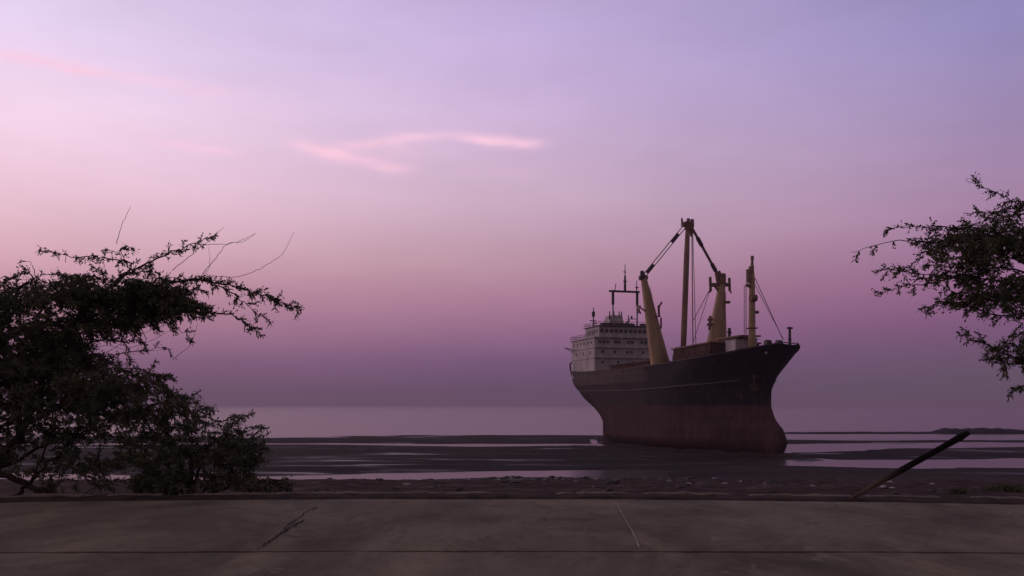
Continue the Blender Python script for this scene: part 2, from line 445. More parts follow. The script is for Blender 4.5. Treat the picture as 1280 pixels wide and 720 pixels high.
# paving slabs: worn edges, real gap between them
def slab(x0, x1, yf, yb, seed):
    n = max(2, int((x1 - x0) / 0.12)); rows = 9
    V = []; F = []
    for j in range(rows):
        for i in range(n + 1):
            x = x0 + (x1 - x0) * i / n
            a = yf(x); b = yb(x); y = a + (b - a) * j / (rows - 1)
            jag = 0.012 * fbm(x, seed, 2.5, seed) + 0.010 * fbm(x, seed, 9, seed + 1)
            if j == rows - 1: y += 2.2 * jag
            if j == 0: y -= jag * 1.2
            z = 0.006 * fbm(x, y, 0.6, seed)
            if j in (0, rows - 1): z -= 0.008
            V.append((x, y, z))
    w = n + 1
    for j in range(rows - 1):
        for i in range(n): F.append((j * w + i, j * w + i + 1, (j + 1) * w + i + 1, (j + 1) * w + i))
    ring = list(range(w)) + [j * w + n for j in range(1, rows)] + [(rows - 1) * w + i for i in range(n - 1, -1, -1)] + [j * w for j in range(rows - 2, 0, -1)]
    o = len(V); V += [(V[k][0], V[k][1], -0.115) for k in ring]
    L = len(ring)
    for k in range(L): F.append((ring[k], o + k, o + (k + 1) % L, ring[(k + 1) % L]))
    q = MB(); q.v = V; q.f = F
    return tag(q.build('pavement', 'pave'), kind='structure')
JX = 1.55
slab(-60, 60, lambda x: edge_mid(x) + 0.035, lambda x: edge_far(x) - 0.02, 1.3)
slab(-60, 60, lambda x: -14.0, lambda x: edge_mid(x) - 0.055, 4.4)

def ribbon(pts, w, z, name, mat, jit=0.0):
    V = []; F = []
    fine = []
    for a, b in zip(pts[:-1], pts[1:]):
        k = max(2, int(math.hypot(b[0] - a[0], b[1] - a[1]) / 0.07))
        for i in range(k): fine.append((a[0] + (b[0] - a[0]) * i / k, a[1] + (b[1] - a[1]) * i / k))
    fine.append(pts[-1])
    fine = [(p[0] + random.uniform(-jit, jit), p[1] + random.uniform(-jit, jit)) for p in fine]
    for i, p in enumerate(fine):
        a = fine[max(i - 1, 0)]; b = fine[min(i + 1, len(fine) - 1)]
        t = Vector((b[0] - a[0], b[1] - a[1])).normalized(); nn = Vector((-t.y, t.x))
        ww = w * (0.9 + 0.7 * noise.noise(Vector((p[0] * 3, p[1] * 3, 0.4)))) * min(1, .35 + .2 * min(i, len(fine) - 1 - i))
        V += [(p[0] - nn.x * ww / 2, p[1] - nn.y * ww / 2, z), (p[0] + nn.x * ww / 2, p[1] + nn.y * ww / 2, z)]
    for i in range(len(fine) - 1): F.append((2 * i, 2 * i + 2, 2 * i + 3, 2 * i + 1))
    q = MB(); q.v = V; q.f = F
    return tag(q.build(name, mat), kind='structure')
# pale joint filling between the two far slabs
ribbon([(JX + .17, 14.6), (JX + .05, 12.6), (JX - .02, 11.2), (JX - .12, 9.85)], 0.026, 0.0095, 'pavement_joint', 'mortar', 0.006)
def gp(px, py): # ground spot seen at these bearings (metres)
    d = 1760 / (py - 507); return ((px - 640) / 1100 * d, d)
ribbon([gp(322, 687), gp(345, 672), gp(352, 667), gp(372, 655), gp(381, 650)], 0.03, 0.0095, 'pavement_crack', 'crack', 0.02)
ribbon([gp(352, 666), gp(362, 655), gp(375, 648), gp(383, 640), gp(397, 634)], 0.022, 0.0105, 'pavement_crack', 'crack', 0.025)
ribbon([gp(352, 669), gp(370, 672), gp(388, 670)], 0.03, 0.0115, 'pavement_crack', 'crack', 0.015)
ribbon([gp(361, 655), gp(371, 660)], 0.03, 0.0125, 'pavement_crack', 'crack', 0.01)

# earth strip and broken cement kerb beyond the slabs
V = []; F = []
n = 500
prof = [(-0.05, -0.10), (0.05, -0.02), (0.35, 0.012), (0.75, 0.02), (1.1, -0.02), (1.5, -0.13)]
for i in range(n + 1):
    x = -40 + 80 * i / n
    for k, (dy, dz) in enumerate(prof):
        wob = 0.10 * fbm(x, k, 0.7, 9.0) + 0.05 * fbm(x, k, 3, 2.0)
        zz = dz + (0.030 * fbm(x, k, 1.3, 7.0) + 0.02 * fbm(x, k * 3, 5, 7.7) if k > 0 else 0)
        V.append((x, edge_far(x) + dy + (wob if k != 0 else 0), zz))
K = len(prof)
for i in range(n):
    for k in range(K - 1): F.append((i * K + k, (i + 1) * K + k, (i + 1) * K + k + 1, i * K + k + 1))
q = MB(); q.v = V; q.f = F
tag(q.build('verge', 'soil', smooth=True), kind='structure')
def kerb_run(x0, x1):
    n = max(3, int((x1 - x0) / 0.08)); V = []; F = []
    for i in range(n + 1):
        x = x0 + (x1 - x0) * i / n; y = edge_far(x) + 0.62 + 0.03 * fbm(x, 0, 1.1, 3.3)
        h = 0.040 + 0.016 * fbm(x, 0, 0.8, 1.1) + 0.016 * fbm(x, 0, 4.0, 1.1)
        if i in (0, n): h *= 0.5
        V += [(x, y, -0.06), (x, y + 0.02, h - .01), (x, y + 0.05, h), (x, y + 0.16, h), (x, y + 0.19, h - .01), (x, y + 0.2, -0.06)]
    for i in range(n):
        for k in range(5): F.append((i * 6 + k, (i + 1) * 6 + k, (i + 1) * 6 + k + 1, i * 6 + k + 1))
    F.append((5, 4, 3, 2, 1, 0)); F.append(tuple(n * 6 + k for k in range(6)))
    q = MB(); q.v = V; q.f = F
    return tag(q.build('kerb', 'kerb'), kind='structure')
for a, b in [(-26, -7.4), (-7.2, -6.2), (-5.9, -0.35), (0.8, 2.1), (2.35, 3.9), (4.2, 6.0), (6.15, 7.4), (7.8, 24)]:
    kerb_run(a, b)

# low scrubby spit far out on the right, and a fainter one further out
def spit(x0, x1, y, hfun, width, name='headland'):
    V = []; F = []; n = 260
    P = [(-0.5, 0), (-0.3, .6), (-.1, .95), (0.1, 1.0), (0.3, .7), (0.5, 0)]
    for i in range(n + 1):
        x = x0 + (x1 - x0) * i / n
        e = min(1, min(i, n - i) / 20)
        h = hfun(x) * e * (1 + 0.15 * fbm(x, 0, 0.35, 2.2) + .15 * fbm(x, 0, 1.4, 5.5))
        for k, (dy, dz) in enumerate(P):
            V.append((x, y + dy * width + 1.5 * fbm(x, k, 0.05, 1.0), SEA - 0.2 + dz * (h + .2) * (1 + .2 * fbm(x, k, 0.9, 3.0))))
    for i in range(n):
        for k in range(5): F.append((i * 6 + k, (i + 1) * 6 + k, (i + 1) * 6 + k + 1, i * 6 + k + 1))
    q = MB(); q.v = V; q.f = F
    return tag(q.build(name, 'scrub'), kind='structure')
spit(70, 330, 268, lambda x: 0.5 + 1.05 * float(smooth01(128, 133, x)) - 0.5 * float(smooth01(150, 156, x)), 14)

# ------------------------------------------------------------------ cargo ship
# local axes: x = metres aft of the stem, y = towards starboard, z = height (world metres)
ship = empty('cargo_ship', (45.6, 140, 0))
tag(ship, 'beached black hulled cargo ship with white bridge house aft and tall buff derrick posts', 'ship')
ex = Vector((-0.2675, 0.9635, 0)).normalized(); ey = Vector((-0.9635, -0.2675, 0)).normalized()
ship.matrix_world = Matrix(((ex.x, ey.x, 0, 45.6), (ex.y, ey.y, 0, 140), (0, 0, 1, 0), (0, 0, 0, 1)))
# ex x ey points down (starboard is right of aft-pointing x), so mirror-free frame uses z up with y negated below
ship.matrix_world = Matrix(((ex.x, -ey.x, 0, 45.6), (ex.y, -ey.y, 0, 140), (0, 0, 1, 0), (0, 0, 0, 1)))
def W(s, l, z): return (s, -l, z)        # s aft, l starboard

HB = 8.7
def ztop(s): return float(np.interp(s, [0, 2, 5, 9, 17, 30, 50, 75, 90], [11.35, 11.75, 11.3, 10.75, 10.1, 9.6, 9.3, 9.6, 10.3]))
def stem(z): return float(np.interp(z, [-7.4, -6.4, -4.6, -2.3, -0.6, 1.5, 4.0, 6.5, 9.0, 11.35, 12.5], [7.0, 4.6, 3.6, 4.8, 6.9, 8.1, 8.0, 6.8, 3.9, 1.3, 1.0]))
def sternx(z): return float(np.interp(z, [-7.4, -3, -1, 1, 3.5, 6, 11], [76, 78, 79.5, 82, 86.2, 87.4, 88]))
def halfb(s, z):
    s0 = stem(z); s1 = sternx(z)
    hz = min(max((z + 7.4) / 18.7, 0), 1)
    ent = 34 - 16 * hz; p = 1.15 - 0.25 * hz ** 1.5
    a = min(max((s - s0) / ent, 0), 1); fwd = (1 - (1 - a) ** 2) ** p
    # run aft
    run = 26 - 16 * hz
    tr = float(np.interp(z, [-7.4, 0, 3, 7, 11], [0.02, 0.05, 0.45, 0.80, 0.90]))
    b = min(max((s1 - s) / run, 0), 1); aft = tr + (1 - tr) * (1 - (1 - b) ** 2)
    bil = 1.0
    if z < -4.6: bil = math.sqrt(max(0.0, 1 - ((-4.6 - z) / 3.0) ** 2)) * 0.9 + 0.1 
    w = HB * fwd * aft * bil
    # bulb at the foot of the stem
    if z < 0.5:
        ds = s - s0
        bz = max(0, 1 - ((z + 4.2) / 3.3) ** 2)
        if bz > 0:
            bw = 1.5 * math.sqrt(bz) * math.sqrt(max(0, 1 - (1 - min(ds / 4.0, 1)) ** 2))
            w = max(w, bw)
    return max(w, 0.10)
NS, NZ = 72, 26
def hull_side(sign):
    V = []
    for i in range(NS + 1):
        t = i / NS; t = 0.5 - 0.5 * math.cos(math.pi * t) if True else t
        for j in range(NZ + 1):
            h = j / NZ
            z = -7.4 + (ztop(0.0 + 88 * t) + 7.4) * h
            s0 = stem(z); s1 = sternx(z); s = s0 + (s1 - s0) * t
            V.append(W(s, sign * halfb(s, z), z))
    F = []
    for i in range(NS):
        for j in range(NZ):
            a = i * (NZ + 1) + j; b = a + NZ + 1
            F.append((a, b, b + 1, a + 1) if sign < 0 else (a, a + 1, b + 1, b))
    return V, F
q = MB()
V1, F1 = hull_side(1); V2, F2 = hull_side(-1)
o1 = len(V1); q.v = V1 + V2; q.f = F1 + [tuple(i + o1 for i in f) for f in F2]
for j in range(NZ):
    a = j; q.f.append((a, a + o1, a + o1 + 1, a + 1))
    a = NS * (NZ + 1) + j; q.f.append((a, a + 1, a + o1 + 1, a + o1))
for i in range(NS):   # keel plate
    a = i * (NZ + 1); b = a + NZ + 1; q.f.append((a, b, b + o1, a + o1))
hull = q.build('hull', 'hull', ship, smooth=True)
# deck, one metre below the bulwark top
q = MB(); V = []; F = []
for i in range(61):
    s = 1.6 + (87.6 - 1.6) * i / 60; z = ztop(s) - 1.0
    b = halfb(s, z) - 0.12
    V += [W(s, b, z), W(s, -b, z)]
for i in range(60): F.append((2 * i, 2 * i + 1, 2 * i + 3, 2 * i + 2))
q.v = V; q.f = F
q.build('deck', 'deck', ship)
# bulwark rail cap, rubbing strake
def rail_line(off, dz, r, name, mat, s0=0.6, s1=87.8, parent=None, sides=(1, -1)):
    q = MB()
    for sg in sides:
        pts = []
        for i in range(60):
            s = s0 + (s1 - s0) * i / 59; z = ztop(s) + dz
            pts.append(W(s, sg * (halfb(max(s, stem(z) + .05), z) + off), z))
        q.tube(pts, r, 6)
    return q.build(name, mat, parent or ship)
rail_line(0.02, 0.03, 0.09, 'bulwark_cap', 'dark')
rail_line(0.05, -4.55, 0.13, 'rubbing_strake', 'dark', 12, 87)
# hawse pipe and anchor on the starboard bow (and port)
for sg in (1,):
    s, z = 9.5, 6.3; b = halfb(s, z)
    q = MB(); q.tube([W(s, sg * (b - .3), z + .5), W(s, sg * (b + .3), z)], 0.55, 12)
    q.tube([W(s, sg * (b + .28), z + .2), W(s, sg * (b + .22), z - 2.0)], 0.16, 8)
    q.tube([W(s - 1.0, sg * (b + .22), z - 1.0), W(s - .7, sg * (b + .2), z - 1.9), W(s, sg * (b + .15), z - 2.2), W(s + .7, sg * (b + .3), z - 1.9), W(s + 1.0, sg * (b + .35), z - 1.0)], [.08, .16, .22, .16, .08], 8)
    q.build('anchor', 'deck', ship)
# rudder and propeller
q = MB(); q.box(81.2, 84.4, -0.22, 0.22, -7.0, 1.6); q.build('rudder', 'hull', ship, bevel=.1)
q = MB(); q.tube([W(77.2, 0, -4.2), W(80.4, 0, -4.2)], [0.6, 0.25], 10)
for k in range(4):
    a = k * math.pi / 2 + .4
    c, s_ = math.cos(a), math.sin(a)
    q.add([W(79.5, c * .3, -4.2 + s_ * .3), W(79.1, c * 1.2 - s_ * .8, -4.2 + s_ * 1.2 + c * .8), W(79.4, c * 2.4 - s_ * .3, -4.2 + s_ * 2.4 + c * .3),
           W(79.9, c * 1.2 + s_ * .7, -4.2 + s_ * 1.2 - c * .7), W(79.65, c * 1.3, -4.2 + s_ * 1.3)], [(0, 1, 4), (1, 2, 4), (2, 3, 4), (3, 0, 4)])
q.build('propeller', 'buffdk', ship)

def sbox(q, s0, s1, l0, l1, z0, z1): return q.box(s0, s1, -l0, -l1, z0, z1)
# --- superstructure
q = MB(); sbox(q, 70.0, 86.0, -7.9, 7.9, 8.3, 17.5)
house = q.build('deckhouse', 'white', ship, bevel=.06)
q = MB(); sbox(q, 69.4, 86.6, -8.25, 8.25, 17.503, 17.72); sbox(q, 69.6, 86.3, -8.05, 8.05, 15.15, 15.27); sbox(q, 69.6, 86.3, -8.05, 8.05, 12.75, 12.87)
q.build('deck_edge', 'white', house)
q = MB(); sbox(q, 69.98 + .2, 79.5, -6.7, 6.7, 17.723, 20.25)
bridge = q.build('bridge', 'white', ship, bevel=.05)
q = MB(); sbox(q, 69.6, 80.0, -7.0, 7.0, 20.253, 20.42); q.build('bridge_roof', 'dark', bridge)
# windows: each its own pane with frame
def window(parent, s, l, z, w, h, side='front'):
    fr = MB(); pn = MB()
    if side == 'front':
        for (a, b, c, d) in ((l - w / 2 - .06, l + w / 2 + .06, z + h / 2, z + h / 2 + .07), (l - w / 2 - .06, l + w / 2 + .06, z - h / 2 - .07, z - h / 2),
                             (l - w / 2 - .06, l - w / 2, z - h / 2, z + h / 2), (l + w / 2, l + w / 2 + .06, z - h / 2, z + h / 2)):
            sbox(fr, s - .06, s + .02, a, b, c, d)
        sbox(pn, s - .03, s + .02, l - w / 2, l + w / 2, z - h / 2, z + h / 2)
    else:
        y0, y1 = (l - .02, l + .06) if l > 0 else (l - .06, l + .02)
        for (a, b, c, d) in ((s - w / 2 - .06, s + w / 2 + .06, z + h / 2, z + h / 2 + .07), (s - w / 2 - .06, s + w / 2 + .06, z - h / 2 - .07, z - h / 2),
                             (s - w / 2 - .06, s - w / 2, z - h / 2, z + h / 2), (s + w / 2, s + w / 2 + .06, z - h / 2, z + h / 2)):
            sbox(fr, a, b, y0, y1, c, d)
        sbox(pn, s - w / 2, s + w / 2, l - .02 if l > 0 else l - .03, l + .03 if l > 0 else l + .02, z - h / 2, z + h / 2)
    f = fr.build('window', 'white', parent); pn.build('pane', 'glass', f)
for k in range(11): window(bridge, 70.18, -6.0 + k * 1.2, 19.15, 0.86, 0.85)
for k in range(5): window(bridge, 71.4 + k * 1.5, 6.7, 19.15, 0.9, 0.85, 'side')
for l in (6.6, 5.6, 4.6, 2.6, 1.7, -.6, -1.6, -4.0, -5.0, -6.6): window(house, 70.0, l, 16.55, 0.75, 0.62)
for l in (5.9, 2.9, -0.4, -1.4, -4.4, -6.2): window(house, 70.0, l, 14.2, 0.62, 0.62)
for l in (5.9, 2.0, -2.0, -5.2): window(house, 70.0, l, 11.8, 0.55, 0.55)
for k in range(6):
    window(house, 72.2 + k * 2.4, 7.9, 16.5, 0.7, 0.6, 'side')
    if k % 2 == 0: window(house, 72.8 + k * 2.4, 7.9, 14.1, 0.6, 0.6, 'side')
# railings on the house tops and the aft deck
def railing(parent, pts, h=1.0, name='railing', mat='dark', r=.045):
    q = MB()
    for a, b in zip(pts[:-1], pts[1:]):
        a = Vector(a); b = Vector(b); n = max(1, int((b - a).length / 1.3))
        for k in range(n + 1):
            p = a + (b - a) * k / n; q.tube([p, p + Vector((0, 0, h))], r, 5)
        for hh in (h, h * .5): q.tube([a + Vector((0, 0, hh)), b + Vector((0, 0, hh))], r, 5)
    return q.build(name, mat, parent)
railing(house, [W(80.2, 8.1, 17.7), W(86.3, 8.1, 17.7), W(86.3, -8.1, 17.7), W(80.2, -8.1, 17.7)])
railing(house, [W(69.6, 8.1, 17.7), W(80, 8.1, 17.7)]); railing(house, [W(69.6, -8.1, 17.7), W(80, -8.1, 17.7)])
railing(bridge, [W(69.8, 6.9, 20.42), W(79.8, 6.9, 20.42), W(79.8, -6.9, 20.42), W(69.8, -6.9, 20.42), W(69.8, 6.9, 20.42)], .9)
# canvas dodger around the bridge top reads as a dark band
q = MB()
for (a, b) in ((6.6, 3.4), (2.9, -2.0), (-3.4, -6.6)): sbox(q, 69.72, 69.78, a, b, 20.46, 20.98)
q.build('canvas_screen', 'dark', bridge)
# monkey island house and funnel-like locker
q = MB(); q.frustum([W(70.9, 3.9, 20.42), W(70.9, 0.0, 20.42), W(75.2, 0.0, 20.42), W(75.2, 3.9, 20.42)][::-1], [W(71.2, 3.3, 22.95), W(71.2, 0.5, 22.95), W(74.8, 0.5, 22.95), W(74.8, 3.3, 22.95)][::-1])
q.build('upper_house', 'white', ship)
q = MB()
for l in (3.6, 2.5, 1.2, 0.6):
    q2 = MB(); q2.tube([W(71.3, l, 21.9), W(71.3, l, 23.9)], [.22, .12], 6); q2.build('searchlight', 'dark', ship)
q.tube([W(71.3, -1.0, 22.2), W(71.3, -3.0, 22.2)], .1, 6); q.tube([W(71.3, -1.2, 21.4), W(71.3, -1.2, 23.1)], .12, 6)
q.tube([W(71.3, -2.0, 22.2), W(71.3, -2.0, 22.9)], .22, 6)
q.build('radar_scanner', 'dark', ship)
q = MB(); q.tube([W(71.5, -0.9, 20.45), W(71.5, -1.0, 21.3), W(71.5, -1.5, 21.9)], [.55, .5, .2], 10)
q.tube([W(71.5, -1.0, 20.45), W(71.5, -3.0, 20.7)], [.3, .2], 8)
q.build('ventilator', 'white', ship)
# goalpost radar mast
q = MB(); q.tube([W(70.6, 4.0, 28.55), W(70.6, -3.7, 28.55)], 0.26, 8)
gmo = q.build('radar_mast', 'dark', ship)
for l in (3.05, -3.1):
    q = MB(); q.tube([W(70.6, l, 20.42), W(70.6, l, 25.4)], 0.2, 8); q.build('mast_leg', 'white', gmo)
    q = MB(); q.tube([W(70.6, l, 25.4), W(70.6, l, 28.6)], 0.32, 8); q.build('mast_leg', 'dark', gmo)
q = MB(); q.tube([W(70.6, 0.0, 28.7), W(70.6, 0.0, 32.3)], [.32, .22], 8); q.tube([W(70.6, 0, 32.3), W(70.6, 0, 35.1)], [.14, .07], 6)
q.tube([W(70.6, .45, 31.0), W(70.6, -.5, 31.0)], .12, 6); q.tube([W(70.6, .4, 33.2), W(70.6, -.3, 33.2)], .1, 6)
q.build('antenna', 'dark', gmo)
q = MB(); q.tube([W(70.6, 2.6, 28.7), W(70.6, 2.3, 30.3)], .1, 6); q.build('antenna', 'dark', gmo)
q = MB()
q.tube([W(70.6, -3.0, 28.7), W(70.6, -3.0, 31.4)], [.16, .07], 6)
q.tube([W(70.6, -2.6, 29.6), W(70.6, -3.5, 29.6)], .14, 6)
q.build('antenna', 'dark', gmo)
# signal mast on the starboard side of the house
q = MB(); q.tube([W(76, 5.9, 17.7), W(76, 5.9, 25.2)], [.2, .1], 8); q.tube([W(76, 5.2, 22.0), W(76, 6.8, 22.0)], .12, 6)
q.tube([W(76, 5.9, 23.0), W(76, 5.9, 24.2)], .38, 8); q.tube([W(76, 5.0, 21.2), W(76, 5.9, 21.8)], .1, 6)
q.build('signal_mast', 'dark', ship)
# boom crutch and rail sticking out over the quarter
q = MB(); q.tube([W(83.5, 7.9, 15.3), W(83.8, 10.6, 15.9)], .14, 6); q.tube([W(83.5, 7.9, 14.4), W(83.8, 10.0, 15.6)], .08, 6)
q.build('davit', 'white', ship)
q = MB(); q.tube([W(84.5, 8.7, 10.2), W(84.5, 8.9, 12.0), W(83.2, 8.9, 12.2)], .2, 6); q.build('mooring_bitt', 'dark', ship)
# funnel behind the bridge
q = MB(); q.frustum([W(80.2, 2.2, 17.7), W(80.2, -2.2, 17.7), W(84.6, -2.2, 17.7), W(84.6, 2.2, 17.7)][::-1], [W(80.9, 1.7, 20.6), W(80.9, -1.7, 20.6), W(84.4, -1.7, 20.6), W(84.4, 1.7, 20.6)][::-1])
q.build('funnel', 'buffdk', ship, bevel=.1)

# --- heavy lift gear: two tapered posts splayed outwards and an upright boom between them
def post(name, s, base_in, base_out, top_c, z0, z1, sg, depth=2.6):
    q = MB(); N = 10
    rings = []
    for i in range(N + 1):
        t = i / N
        a = base_in + (top_c - .55 * sg - base_in) * t; b = base_out + (top_c + .55 * sg - base_out) * t
        dp = depth / 2 * (1 - .55 * t); z = z0 + (z1 - z0) * t
        c = (a + b) / 2; hw = abs(b - a) / 2
        ring = []
        for k in range(16):
            an = 2 * math.pi * k / 16
            cx, cy = math.cos(an), math.sin(an)
            cx = math.copysign(abs(cx) ** .6, cx); cy = math.copysign(abs(cy) ** .6, cy)
            ring.append(W(s + cy * dp, c + cx * hw, z))
        rings += ring
    F = []
    for i in range(N):
        for k in range(16):
            k2 = (k + 1) % 16; F.append((i * 16 + k, i * 16 + k2, (i + 1) * 16 + k2, (i + 1) * 16 + k))
    F.append(tuple(N * 16 + k for k in range(16)))
    q.v = rings; q.f = F
    return q.build(name, 'buff', ship, smooth=False)
SS, SP = 42.0, 38.0
ps = post('derrick_post', SS, 1.7, 6.0, 8.0, 8.0, 27.6, 1)
pp = post('derrick_post', SP, -2.9, -8.5, -7.45, 8.2, 26.8, -1)
q = MB()
q.tube([W(SS, 8.0, 27.3), W(SS, 8.4, 28.9)], [.7, .35], 8); q.tube([W(SS, 8.9, 27.4), W(SS, 7.2, 27.6)], .5, 8)
q.build('post_head', 'dark', ps)
q = MB(); q.tube([W(SP, -7.2, 26.5), W(SP, -6.4, 28.8)], [.9, .6], 8); q.tube([W(SP, -7.4, 26.4), W(SP, -7.9, 28.4)], [.9, .4], 8)
q.build('post_head', 'buffdk', pp)
q = MB(); q.tube([W(SP, -4.9, 26.0), W(SP, -9.2, 26.2)], .42, 8)
for l in (-4.9, -9.2):
    q.tube([W(SP, l, 24.9), W(SP, l + .1, 27.6)], .28, 8); q.tube([W(SP, l - .15, 24.9), W(SP, l + .35 * (1 if l > -6 else -1), 24.5)], .2, 6)
q.tube([W(SP, -7.4, 24.0), W(SP, -5.8, 25.9)], .3, 6)
q.build('crosstree', 'buffdk', pp)
# second, slimmer boom stowed upright in front of the port post
q = MB()
for z, l, w in ((22.2, -7.9, .5), (17.6, -4.1, .5), (18.6, -4.1, .4)):
    q = MB(); sbox(q, SP - 1.7, SP - .9, l - w, l + w, z, z + .5); q.build('post_platform', 'buffdk', pp)
q = MB(); q.tube([W(SP - 1.2, -4.0, 16.8), W(SP - 1.2, -4.2, 19.6)], .3, 6); q.build('cargo_winch', 'buffdk', pp)
q = MB()
sbox(q, SS - 1.2, SS - .4, 4.7, 6.0, 19.6, 19.75); q.build('post_platform', 'buffdk', ps)
q = MB(); q.tube([W(SS - .9, 5.0, 19.75), W(SS - .9, 5.1, 21.9)], .26, 6)
q.tube([W(SS - .9, 5.0, 21.6), W(SS - .9, 4.4, 22.6)], .2, 6); q.build('floodlight', 'buffdk', ps)
q = MB(); q.tube([W(SS - 1, 4.6, 17.2), W(SS - 1, 4.6, 19.4)], .2, 6); q.build('floodlight', 'buffdk', ps)
q = MB()
q.tube([W(SS, 8.6, 20.2), W(SS, 9.3, 21.3)], .18, 6); q.tube([W(SS, 7.4, 20.6), W(SS, 9.4, 21.9)], .16, 6); q.tube([W(SS, 8.7, 21.9), W(SS, 9.2, 20.2)], .13, 6)
q.build('cleat', 'buffdk', ps)
def post_ladder(parent, s, l0, z0, l1, z1):
    q = MB(); n = int((z1 - z0) / .45)
    for o in (-.22, .22): q.tube([W(s, l0 + o, z0), W(s, l1 + o, z1)], .05, 5)
    for k in range(n):
        t = k / n; l = l0 + (l1 - l0) * t; z = z0 + (z1 - z0) * t; q.tube([W(s, l - .22, z), W(s, l + .22, z)], .04, 5)
    q.build('ladder', 'buffdk', parent)
post_ladder(ps, SS - 1.75, 3.9, 9.0, 7.6, 25.5); post_ladder(pp, SP - 1.75, -6.2, 9.0, -7.2, 24.5)
BT = Vector(W(40.0, -0.85, 38.6)); BB = Vector(W(40.0, 0.2, 12.1))
q = MB(); q.tube([BB, BB.lerp(BT, .2), BB.lerp(BT, .75), BT], [.55, .62, .58, .42], 12)
bm = q.build('heavy_lift_boom', 'boom', ship, smooth=True)
q = MB()
q.tube([BT + Vector((0, -.9, 0)) * 0 + Vector((0, 0, -1.4)), BT + Vector((0, 0, .3))], [.55, .85], 10)
q.tube([BT + Vector((0, -1.3, -.3)), BT + Vector((0, 1.2, -.3))], .5, 8)
q.tube([BT + Vector((0, -1.2, -.2)), BT + Vector((0, -1.35, 1.0))], [.3, .2], 6)
q.tube([BT + Vector((0, 1.0, -.5)), BT + Vector((0, .95, .9))], .38, 8); q.tube([BT + Vector((0, .1, 0)), BT + Vector((0, .1, 1.0))], .34, 8)
q.tube([BT + Vector((0, .9, -.3)), BT + Vector((0, .7, -2.6))], [.5, .2], 8)
q.build('boom_head', 'buffdk', bm)
q = MB(); q.tube([BB + Vector((0, 0, -3.8)), BB + Vector((0, 0, .6))], [1.0, .7], 10); q.tube([BB + Vector((0, -.9, 0)), BB + Vector((0, .9, 0))], .55, 8)
q.build('boom_heel', 'buffdk', bm)
# tackles from boom head to post heads
def tackle(a, b, ropes, off, parent, blk=2.2, blk2=2.2):
    a = Vector(a); b = Vector(b); d = (b - a).normalized(); nn = d.cross(Vector((1, 0, 0))).normalized()
    q = MB()
    for r in ropes: q.tube([a + nn * r * off, b + nn * r * off], .10, 5)
    t = q.build('tackle_rope', 'rope', parent)
    for p0, p1 in ((a + d * 2.0, a + d * (2.0 + blk)), (b - d * .3, b - d * (.3 + blk2))):
        q = MB(); q.tube([p0, p0.lerp(p1, .2), p0.lerp(p1, .8), p1], [.2, .42, .42, .2], 8); q.build('block', 'dark', parent)
tackle(BT + Vector((0, -.7, -.6)), W(SS, 7.5, 28.3), (-1, 1), .32, ps)
tackle(BT + Vector((0, .9, -.8)), W(SP, -6.4, 28.3), (-1, 0, 1), .2, pp, 2.6, 2.4)
def wire(parent, a, b, r=.06, sag=0.0, name='wire', mat='rope'):
    a = Vector(a); b = Vector(b); q = MB()
    q.tube([a.lerp(b, t) - Vector((0, 0, sag * 4 * t * (1 - t))) for t in (0, .25, .5, .75, 1)], r, 5); return q.build(name, mat, parent)
wire(bm, BT + Vector((0, .9, -1)), W(40, -2.0, 12.5), .12, mat='buff')
wire(bm, BT + Vector((0, 1.1, -1)), W(40, -2.7, 12.5), .07)
wire(pp, W(SP, -4.9, 25.4), W(40, -1.8, 18.5), .07); wire(pp, W(SP, -4.9, 25.4), W(39.5, -1.2, 12.8), .06)
q = MB(); sbox(q, 38.6, 42.2, -2.4, 1.0, 8.2, 11.5); mh2 = q.build('mast_house', 'deck', ship, bevel=.08)
q = MB(); sbox(q, 38.4, 42.4, -2.6, 1.3, 11.503, 11.62); q.build('roof', 'dark', mh2)
# deck clutter round the boom foot: winches, ventilators
random.seed(4)
q = MB()
for (s, l, z) in ((39, 2.0, 12.2), (38.2, -1.6, 12.4), (39.5, 0.9, 12.9)):
    q = MB()
    q.tube([W(s, l - .5, z), W(s, l + .5, z)], .62, 10); sbox(q, s - .5, s + .5, l - .8, l + .8, z - 3.8, z - .5)
    q.build('winch', 'dark', ship)
for (s, l, h) in ((38.0, 2.9, 12.7), (36.6, -2.2, 13.4), (37.5, 1.2, 13.0), (36.8, -3.4, 13.1)):
    q = MB(); q.tube([W(s, l, 8.4), W(s, l, h - .3), W(s - .15, l, h), W(s - .6, l, h + .1)], [.3, .3, .36, .5], 10); q.build('ventilator', 'white' if l < 1.3 else 'buffdk', ship)
# hatch coaming and tween-deck house between the posts and the foremast
q = MB(); q.frustum([W(20.5, 4.6, 8.7), W(20.5, -5.4, 8.7), W(35.5, -5.4, 8.2), W(35.5, 4.6, 8.2)][::-1], [W(20.5, 4.6, 12.9), W(20.5, -5.4, 12.9), W(35.5, -5.4, 13.0), W(35.5, 4.6, 12.55)][::-1])
q.build('hatch', 'deck', ship, bevel=.08)
q = MB(); q.frustum([W(20.2, 4.9, 12.903), W(20.2, -5.7, 12.903), W(35.8, -5.7, 12.553), W(35.8, 4.9, 12.553)][::-1], [W(20.2, 4.9, 13.15), W(20.2, -5.7, 13.15), W(35.8, -5.7, 12.8), W(35.8, 4.9, 12.8)][::-1])
q.build('hatch_cover', 'buffdk', ship)
q = MB(); sbox(q, 45, 66, -5.4, 5.4, 8.0, 10.6); q.build('hatch', 'deck', ship, bevel=.08)
q = MB(); sbox(q, 44.8, 66.2, -5.7, 5.7, 10.603, 10.9); q.build('hatch_cover', 'deck', ship)
